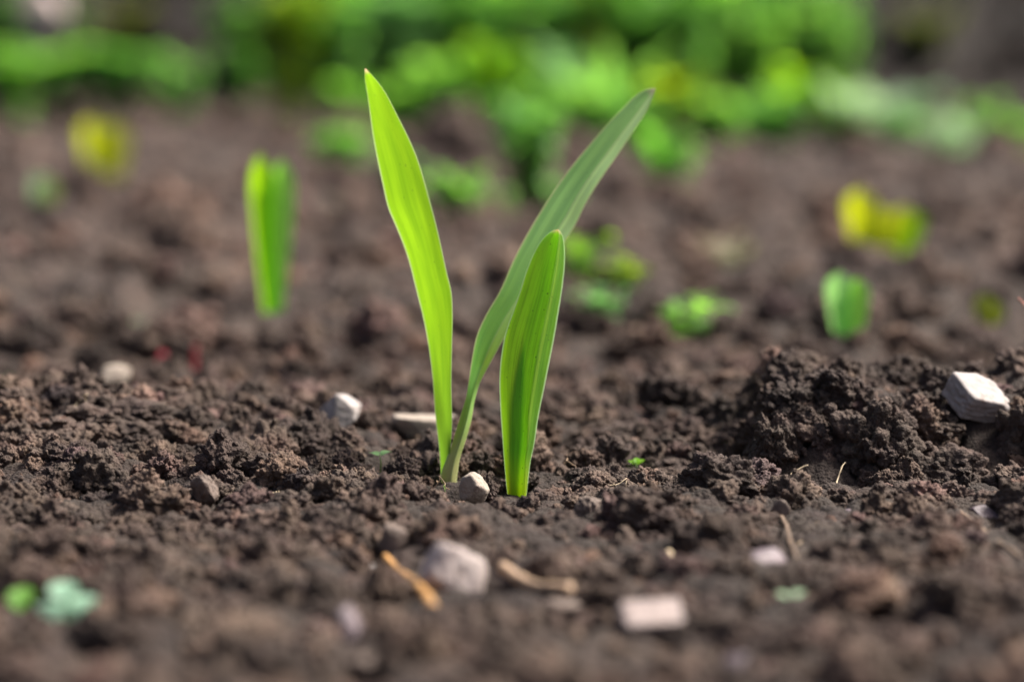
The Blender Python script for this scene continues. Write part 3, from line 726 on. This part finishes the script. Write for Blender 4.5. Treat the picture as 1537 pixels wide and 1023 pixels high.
# ------------------------------------------------------------------ seedlings
def seedling(px, base, leaves, stemh, mat, label, name='seedling', cat='seedling', lift=0.0):
    """leaves: (dx px, dz px, length px, azimuth, rise, aspect)"""
    g = on_ground(px, base); k = m_per_px(g); FOOT.append((g.x, g.y, 18 * k)); FOOT.append((g.x, g.y - 0.008, 16 * k)); t = thing(name, g + Vector((0, 0, lift)), label, cat)
    top = stemh * k
    v, f = tube([(0, 0, -0.002), (0.1 * top, 0, top * 0.5), (0, 0, top)], [0.06 * max(top, 6 * k), 0.05 * max(top, 6 * k), 0.04 * max(top, 6 * k)], 6)
    link('stem', mesh_np('stem', v, f, [STEM]), t)
    for dx, dz, ln, az, rise, asp in leaves:
        V, F, uv = ribbon((dx * k, 0, top + dz * k), (math.cos(az), math.sin(az), rise), ln * k, ln * k * asp, 0.8, 0.25, 10, 7, 'round')
        link('leaf', mesh_np('leaf', V, F, [G[mat]], True, uv), t)
    return t
seedling(570, 716, [(2, 0, 21, 0.7, 0.7, 0.85), (-2, 0, 19, 2.4, 0.6, 0.85)], 20, 'mint', 'tiny pale green seedling with two round leaves, on the crumbs beside the V-shaped sprout', lift=.002)
seedling(955, 724, [(2, 0, 18, 0.9, 0.9, 0.75), (-2, 0, 16, 2.4, 0.8, 0.8), (0, 2, 13, 1.5, 1.4, 0.7)], 15, 'lime', 'tiny lime-green seedling curled on dark crumbs beyond the short sprout', lift=.002)
seedling(667, 750, [(0, 0, 8, 1.4, 1.6, 0.35), (0, -2, 5, -0.4, 0.9, 0.4)], 12, 'lime', 'threadlike green shoot right at the foot of the V-shaped sprout', lift=.001)
seedling(162, 594, [(0, 0, 18, -0.5, 0.5, 0.6), (0, 0, 14, 2.8, 0.3, 0.6)], 8, 'lime', 'bright green leaf fragment on the mound below the pale tan stone', lift=.003)
seedling(28, 950, [(0, 0, 54, 1.5, 1.4, 0.75), (4, 0, 40, 1.9, 1.0, 0.8)], 8, 'bright', 'blurred bright green leaf near the photo corner beside the mint clover', lift=.003)
seedling(98, 962, [(20, 4, 46, 1.2, 1.0, 0.95), (-16, -8, 50, 1.9, 0.9, 0.95), (-4, 20, 46, 1.6, 1.3, 0.95), (6, -10, 40, 1.4, 0.9, 0.95)], 14, 'sage', 'blurred mint green clover seedling with rounded leaflets close to the camera', lift=.003)
seedling(1187, 928, [(6, 0, 26, 0.9, 0.8, 0.7), (-6, 0, 24, 2.3, 0.7, 0.7)], 6, 'pale', 'blurred pale greyish leaflet on soil beyond the quartz block', lift=.003)
seedling(375, 614, [(0, 0, 12, 0.3, 0.3, 0.5), (0, 0, 9, 2.6, 0.4, 0.5)], 3, 'bright', 'tiny green fragment on dark soil under the dark peaked clod', lift=.003)

# ------------------------------------------------------------------ stones
SM = {
 'band': stone_material('stone_banded', (0.27, 0.215, 0.20), (0.17, 0.13, 0.12), 150, 0.7, 0.7),
 'white': stone_material('stone_whitish', (0.25, 0.218, 0.21), (0.16, 0.138, 0.13), 170, 0.65, 0.95),
 'beige': stone_material('stone_beige', (0.30, 0.25, 0.205), (0.19, 0.155, 0.125), 260, 0.8, 0.9),
 'quartz': stone_material('stone_quartz', (0.40, 0.335, 0.31), (0.27, 0.215, 0.20), 200, 0.7, 0.7),
 'grey': stone_material('stone_grey', (0.32, 0.288, 0.275), (0.218, 0.192, 0.186), 260, 0.7, 0.4),
 'purple': stone_material('stone_purplish', (0.125, 0.09, 0.105), (0.075, 0.055, 0.062), 260, 0.6, 0.4),
 'tan': stone_material('stone_tan', (0.23, 0.166, 0.106), (0.154, 0.109, 0.067), 260, 0.7, 0.4),
 'brown': stone_material('stone_brown', (0.128, 0.093, 0.077), (0.077, 0.054, 0.043), 300, 0.8, 0.3),
 'pink': stone_material('stone_pinkish', (0.422, 0.333, 0.32), (0.32, 0.243, 0.23), 10, 0.7, 0.2),
}
def stone(px, py, wpx, hpx, mat, rot, label, seed, deep=0.8, planes=16, name='stone', sink=0.25, cat='stone', soft=0.075, foot=None, noise_a=0.05, align=False, thick=None):
    """a stone whose middle shows at (px, py), wpx by hpx photo pixels across"""
    g = on_ground(px, py + hpx * (0.5 - sink * 0.5) if foot is None else foot); k = m_per_px(g)
    V, F = stone_shape(seed, 5, (1, 1, 1), planes, soft, noise_a)
    if not align: V = V @ rotm((0.3 * seed, 0.7 * seed, 1.1 * seed)).T
    V = V / np.abs(V).max(0) * np.array([1, deep, thick or hpx / wpx]); V = V @ rotm(rot).T
    ext = (V.max(0) - V.min(0)) / 2; V = V - (V.max(0) + V.min(0)) / 2
    V = V * np.array([wpx / 2 * k / ext[0], wpx / 2 * k / ext[0], hpx / 2 * k / ext[2]])
    c = Vector(unproj(px, py, depth_of(g)))
    FOOT.append((g.x, g.y, wpx / 2 * k * 0.5 * (1 + deep))); FOOT.append((g.x, g.y - wpx * 0.55 * k, wpx * 0.42 * k)); FOOT.append((g.x, g.y - wpx * 0.9 * k, wpx * 0.25 * k))
    o = link(name, mesh_np(name, V, F, [SM[mat]]), None, c)
    return tag(o, label, cat)
stone(636, 643, 96, 42, 'beige', (0, 0.05, 0.2), 'flat cream stone lying behind the base of the V-shaped sprout', 3, 0.6, 7, foot=660, soft=0.04, align=True)
stone(511, 618, 62, 60, 'grey', (0.3, 0.45, 0.2), 'pale grey angular stone tilted on crumbs beside the flat cream stone', 5, 0.8, 8, soft=0.035, foot=654)
stone(712, 733, 46, 52, 'beige', (0.2, -0.75, 0.3), 'small beige stone leaning between the two sprouts', 8, 0.7, sink=0.15)
stone(681, 860, 100, 92, 'quartz', (0.1, 0.1, 0.4), 'large rounded whitish stone in front of the sprouts', 12, 0.9, 14, sink=0.02, soft=0.11)
stone(977, 935, 102, 72, 'band', (0.55, -0.04, 0.15), 'squarish pale stone, closest pale block to the camera', 21, 0.7, 0, sink=0.15, soft=0.05, align=True, noise_a=0.06)
stone(1466, 598, 106, 82, 'white', (1.0, 0.50, 0.1), 'whitish angular stone resting on top of the soil heap', 33, 0.72, 8, sink=0.1, soft=0.03, foot=640, thick=0.34, noise_a=0.07)
stone(1133, 845, 92, 46, 'purple', (0.1, -0.12, 0.2), 'purplish oblong stone half sunk beside the brown root', 14, 0.7, sink=0.3)
stone(1234, 796, 50, 28, 'tan', (0, 0.1, 0.2), 'tan oval pebble behind the flat yellowish pebble', 17, 0.8, soft=0.12, sink=0.1)
stone(1214, 820, 44, 20, 'tan', (0, -0.05, 0.1), 'flat yellowish pebble beside the brown root', 18, 0.8, sink=0.1)
stone(1272, 771, 64, 20, 'purple', (0, 0.04, 0.3), 'flat dark purple stone in front of the heap', 19, 0.8)
stone(172, 564, 50, 34, 'beige', (0.2, -0.3, 0.1), 'pale tan stone on top of the crumbly mound', 23, 0.8, 8, foot=602, soft=0.04)
stone(307, 740, 44, 62, 'brown', (0.2, -0.3, 0.1), 'smooth brown egg-shaped lump in front of the mound', 27, 0.9, 14, soft=0.16, sink=0.2, noise_a=0.14)
stone(879, 768, 46, 52, 'brown', (0.1, 0.25, 0.4), 'rounded brown lump in front of the short stout sprout', 29, 0.9, 14, soft=0.16, sink=0.2, noise_a=0.14)
stone(1170, 770, 32, 46, 'brown', (0.1, 0.2, 0.4), 'knobbly upright brown lump at the top of the brown root', 31, 0.9, 14, soft=0.14, sink=0.2, noise_a=.08)
stone(553, 849, 22, 14, 'white', (0, 0.2, 0.1), 'tiny bluish white chip on dark soil above the orange straw', 35)
stone(515, 945, 60, 74, 'purple', (0.2, 0.35, 0.1), 'blurred pinkish brown stone standing below the orange straw', 37, 0.8)
stone(545, 1005, 56, 52, 'brown', (0.2, 0.3, 0.1), 'blurred brown stone at the lower photo edge', 39, 0.8)
stone(1105, 1005, 60, 54, 'purple', (0.2, 0.35, 0.1), 'blurred purplish stone at the lower photo edge below the quartz block', 41, 0.8)
stone(590, 815, 44, 60, 'brown', (0.1, 0.1, 0.1), 'upright dark lump of soil-coated stone left of the large rounded whitish stone', 43, 0.8, soft=0.12)
stone(1480, 772, 50, 30, 'purple', (0.1, 0.5, 0.1), 'slanted purple-grey stone on the slope below the heap', 45, 0.7)
stone(60, 25, 78, 95, 'pink', (0, 0.1, 0), 'pale pinkish blurred stone up on the bank in the photo corner', 47, 0.8, 9, sink=0.1, foot=66)
stone(1330, 895, 40, 56, 'tan', (0.1, 0.15, 0.1), 'blurred tan upright pebble below the brown root', 49, 0.8, soft=0.1)
stone(1255, 940, 50, 42, 'purple', (0.1, 0.15, 0.1), 'blurred mauve pebble beside the tan upright pebble', 51, 0.8, soft=0.1)
stone(845, 910, 62, 26, 'brown', (0.1, 0.15, 0.1), 'low brown stone under the tan curved root', 53, 0.8, soft=0.1)

# ------------------------------------------------------------------ straws, roots and stems
BM = {'orange': plain_material('straw_orange', (0.34, 0.175, 0.055), 0.5, 0.5, 160), 'tan': plain_material('root_tan', (0.29, 0.195, 0.125), 0.7, 0.3, 200),
      'brown': plain_material('root_brown', (0.12, 0.078, 0.05), 0.7, 0.4, 200), 'cream': plain_material('root_cream', (0.55, 0.43, 0.28), 0.6, 0.3, 200),
      'red': plain_material('stem_red', (0.22, 0.018, 0.03), 0.5, 0.3, 200, trans=(0.4, 0.03, 0.05)), 'rust': plain_material('stem_rust', (0.35, 0.13, 0.09), 0.5, 0.3, 200)}
def strand(name, pts, rad_px, mat, label, cat, lift=0.0015, wig=1.0, seed=1):
    """a thin root or straw; pts: (px, py of the ground under it, height px above it)"""
    W = []
    for px, py, up in pts:
        g = on_ground(px, py); W.append(np.array(g) + np.array([0, 0, lift + up * m_per_px(g)]))
    W = np.array(W); k = m_per_px(W[0])
    for q in catmull(W, 16): FOOT.append((q[0], q[1], 0.0026)); FOOT.append((q[0], q[1] - 0.006, 0.0035)); c = catmull(W, 8 * len(W))
    c = c + wig * k * 1.6 * np.stack([fbm(c * 260 + q * 9 + seed, 2, seed + q) for q in range(3)], 1)
    q = np.linspace(0, 1, len(c)); r0 = rad_px[0] * k; r1 = rad_px[1] * k
    r = (r0 + (r1 - r0) * q) * (1 + 0.22 * perlin(P3(q * 14, q * 0 + seed), seed)) 
    v, f = tube(c - W[0], r, 9)
    o = link(name, mesh_np(name, v, f, [BM[mat]]), None, Vector(W[0])); return tag(o, label, cat)
strand('straw', [(578, 856, 0), (592, 876, 3), (612, 892, 3), (628, 908, 5), (648, 936, 1)], (5, 10), 'orange', 'bent orange straw with pale end left of the large rounded whitish stone', 'straw', lift=.003)
strand('root', [(755, 882, 2), (776, 898, 2), (805, 914, 3), (855, 916, 2)], (9, 9), 'tan', 'short tan curved root in front of the sprouts', 'root', lift=.0038)
strand('root', [(1172, 796, 0), (1180, 815, 4), (1186, 838, 4), (1196, 862, 0)], (3.6, 2.4), 'brown', 'brown root running down from the knobbly upright lump', 'root', lift=.003)
strand('root', [(1255, 748, 0), (1257, 740, 14), (1262, 738, 26), (1268, 735, 32)], (1.6, 1.0), 'cream', 'fine pale rootlet sticking up against the dark face of the heap', 'rootlet', wig=1.5, seed=4)
strand('root', [(1172, 708, 0), (1164, 706, 10), (1156, 702, 14), (1148, 700, 18)], (1.4, 0.9), 'cream', 'fine branching cream rootlet hanging in the hollow of the heap', 'rootlet', wig=1.6, seed=5)
strand('root', [(1092, 736, 0), (1090, 734, 14), (1087, 732, 26)], (1.5, 0.9), 'tan', 'short upright tan rootlet in front of the hollow', 'rootlet', seed=6)
strand('root', [(1186, 724, 3), (1200, 716, 4), (1212, 712, 5)], (1.6, 1.2), 'cream', 'short cream rootlet lying in crumbs below the branching one', 'rootlet', wig=1.8, seed=7)
strand('straw', [(1003, 842, 0), (1006, 850, 4), (1007, 866, 2)], (4, 4), 'cream', 'short pale yellow straw bit standing among brown crumbs', 'straw', seed=8, lift=.002)
strand('root', [(1440, 790, 2), (1475, 820, 3), (1510, 846, 2), (1550, 872, 0)], (4, 4), 'brown', 'thick brown root slanting down to the photo edge below the heap', 'root', seed=9, lift=.003)
strand('stem', [(245, 572, 0), (244, 570, 20), (244, 569, 38)], (9, 7), 'red', 'dark red stem stub behind the crumbly mound', 'stem', wig=.6, seed=11, lift=0)
strand('stem', [(290, 570, 0), (292, 569, 24), (294, 567, 50)], (6, 4), 'red', 'faint red upright stem beside the dark red stub', 'stem', wig=.6, seed=12, lift=0)
strand('stem', [(1550, 590, 10), (1538, 590, 22), (1525, 588, 34)], (2.2, 1.4), 'rust', 'thin rust-red stem poking in from the photo edge above the heap', 'stem', wig=.8, seed=13, lift=0.018)
strand('stem', [(448, 560, 18), (447, 560, 26), (446, 559, 36)], (2.4, 1.0), 'cream', 'tiny pale spike on top of the dark peaked clod', 'stem', wig=.5, seed=14, lift=.002)

for i in range(26):       # hair-thin rootlets caught on the crumbs
    d0 = random.uniform(0.52, 0.64); x0 = d0 * random.uniform(-0.20, 0.20)
    if abs(x0 + 0.006) < 0.012: continue
    ln = random.uniform(0.004, 0.009); a = random.uniform(0, 6.283); z0 = float(H(x0, d0)[0]) + 0.0022
    q = np.linspace(0, 1, 16); arch = random.uniform(0.0, 0.5)
    c = np.stack([ln * q * math.cos(a), ln * q * math.sin(a) * 0.6, ln * arch * np.sin(math.pi * q)], 1) + 0.22 * ln * np.stack([fbm(P3(q * 4 + i * 7, q * 0 + w), 2, w) for w in range(3)], 1)
    v, f = tube(c, np.linspace(0.00015, 0.00007, 16), 5)
    tag(link('rootlet', mesh_np('rootlet', v, f, [BM['tan' if i % 3 else 'cream']]), None, (x0, d0, z0)), 'hair-thin pale rootlet caught on the rough soil crumbs', 'rootlet', 'hair-thin rootlets on the soil')

# ------------------------------------------------------------------ soil clods one can point at
PROTO = [mesh_np('soil_clod', *knobbly(500 + k, 6 if k < 3 else 5, rng.uniform(0.75, 1.1, 3), 80, (0.10, 0.30)), [SOIL]) for k in range(9)]
DARK = soil_material('soil_dark', gain=0.30)
def clod(px, py, wpx, hpx, k, rot, label=None, group=None, sink=0.3, deep=0.9, foot=None, dark=False, name='soil_clod'):
    g = on_ground(px, py + hpx * 0.5 * (1 - sink) if foot is None else foot); q = m_per_px(g)
    me = PROTO[k % 9]
    if dark: me = me.copy(); me.materials.clear(); me.materials.append(DARK)
    o = link(name, me, None, g + Vector((0, 0, hpx * q * (0.5 - sink))))
    o.rotation_euler = (0, 0, rot); o.scale = (wpx / 2 * q, wpx / 2 * q * deep, hpx / 2 * q)
    return tag(o, label, 'soil clod', group)
clod(1312, 655, 125, 130, 0, 0.4, 'largest upright pitted clod on the front face of the heap', foot=705)
clod(1160, 660, 72, 74, 1, 1.2, 'squarish brown clod in the dark hollow of the heap', foot=690)
clod(1252, 572, 92, 72, 2, 2.2, 'crumbly lighter clod on the crest of the heap', foot=615)
clod(1188, 588, 72, 60, 3, 0.8, 'smooth blackish clod on the heap crest beside the lighter crumbly one', foot=618, dark=True)
clod(1405, 628, 74, 56, 4, 1.9, 'rounded clod under the whitish stone on the heap', foot=655)
clod(1420, 690, 110, 90, 5, 0.1, 'wide dark clod at the base of the heap under the whitish stone', foot=735)
clod(1545, 630, 80, 110, 6, 2.8, 'tall clod at the photo edge beside the whitish stone', foot=690)
clod(1345, 575, 40, 34, 7, 0.5, 'small knobbly clod on the ridge between crest and whitish stone', foot=600)
clod(1110, 620, 80, 90, 8, 0.9, 'blurred dark clod at the back end of the heap', foot=655, dark=True)
clod(1060, 560, 62, 50, 3, 0.2, 'blurred brown clod behind the dark back end of the heap', foot=590)
clod(445, 572, 62, 70, 2, 2.5, 'dark peaked clod standing up behind the crumbly mound', foot=598, dark=True)
clod(440, 650, 92, 70, 0, 1.5, 'broad dark crumbly clod below the peaked one', foot=690)
clod(190, 620, 130, 70, 5, 0.3, 'large crumbly clod forming the top of the mound', foot=650)
clod(90, 640, 110, 62, 4, 0.8, 'lighter crumbly clod on the mound side next to the photo edge', foot=672)
clod(110, 685, 110, 50, 1, 1.8, 'low flat crumbly clod at the foot of the mound', foot=708)
clod(315, 693, 62, 46, 7, 0.5, 'pale fibrous clod just behind the smooth egg-shaped lump', foot=715)
clod(290, 630, 60, 50, 6, 2.1, 'dark round clod halfway along the mound', foot=655)
clod(380, 690, 56, 42, 3, 2.9, 'small light clod between the fibrous clod and the broad dark one', foot=712)
clod(728, 690, 42, 48, 1, 0.6, 'black hairy clod standing between the two sprouts', foot=722, dark=True)
clod(622, 688, 58, 36, 8, 1.1, 'dark clod under the flat cream stone', foot=712)
clod(920, 640, 80, 40, 5, 1.1, 'low brown clod behind the short stout sprout', foot=662)
clod(1010, 700, 90, 40, 7, 2.1, 'broad flat clod beyond the lime-green seedling', foot=720)
clod(1070, 690, 66, 36, 2, 2.6, 'low flat clod at the edge of the hollow', foot=706)
clod(60, 510, 92, 70, 6, 1.4, 'blurred dark clod far back near the photo edge', foot=540, dark=True)
clod(150, 530, 70, 56, 4, 2.4, 'blurred dark clod behind the pale tan stone', foot=555, dark=True)
clod(95, 770, 90, 46, 5, 2.2, 'wide flat clod in front of the mound', foot=790)
clod(790, 800, 90, 40, 8, 0.7, 'low wide clod directly in front of the short sprout', foot=815)
clod(180, 905, 120, 90, 1, 0.7, 'large blurred clod beside the mint clover seedling', foot=940)
clod(400, 890, 110, 90, 0, 2.7, 'large blurred clod left of the orange straw', foot=925)
clod(1440, 900, 140, 100, 2, 1.7, 'large blurred clod on the slope near the photo edge', foot=940)
clod(1080, 950, 120, 90, 4, 0.2, 'large blurred clod right of the squarish pale stone', foot=985)
clod(760, 985, 130, 80, 6, 1.2, 'large blurred clod at the lower photo edge below the large whitish stone', foot=1015)
clod(60, 1010, 140, 70, 3, 2.0, 'large blurred clod in the lower photo corner below the green leaf', foot=1035)
for i in range(170):       # middling clods that nothing tells apart
    d = math.sqrt(random.uniform(0.36**2, 0.80**2)); x = d * random.uniform(-0.24, 0.24)
    if abs(x + 0.006) < 0.014 and 0.53 < d < 0.585: continue
    r = random.uniform(0.0026, 0.0058) * (0.8 + 0.4 * (d > 0.65))
    if any((x - fx) ** 2 + (d - fy) ** 2 < (fr + 1.1 * r) ** 2 for fx, fy, fr in FOOT): continue
    o = link('soil_clod', PROTO[i % 9], None, (x, d, float(H(x, d)[0]) + r * random.uniform(0, 0.4)))
    o.rotation_euler = (0, 0, random.uniform(0, 6.28)); o.scale = (r, r * random.uniform(0.8, 1.1), r * random.uniform(0.6, 0.95))
    tag(o, 'small rough brown clod lying loose among the soil crumbs', 'soil clod', 'small loose soil clods')
build_crumbs()
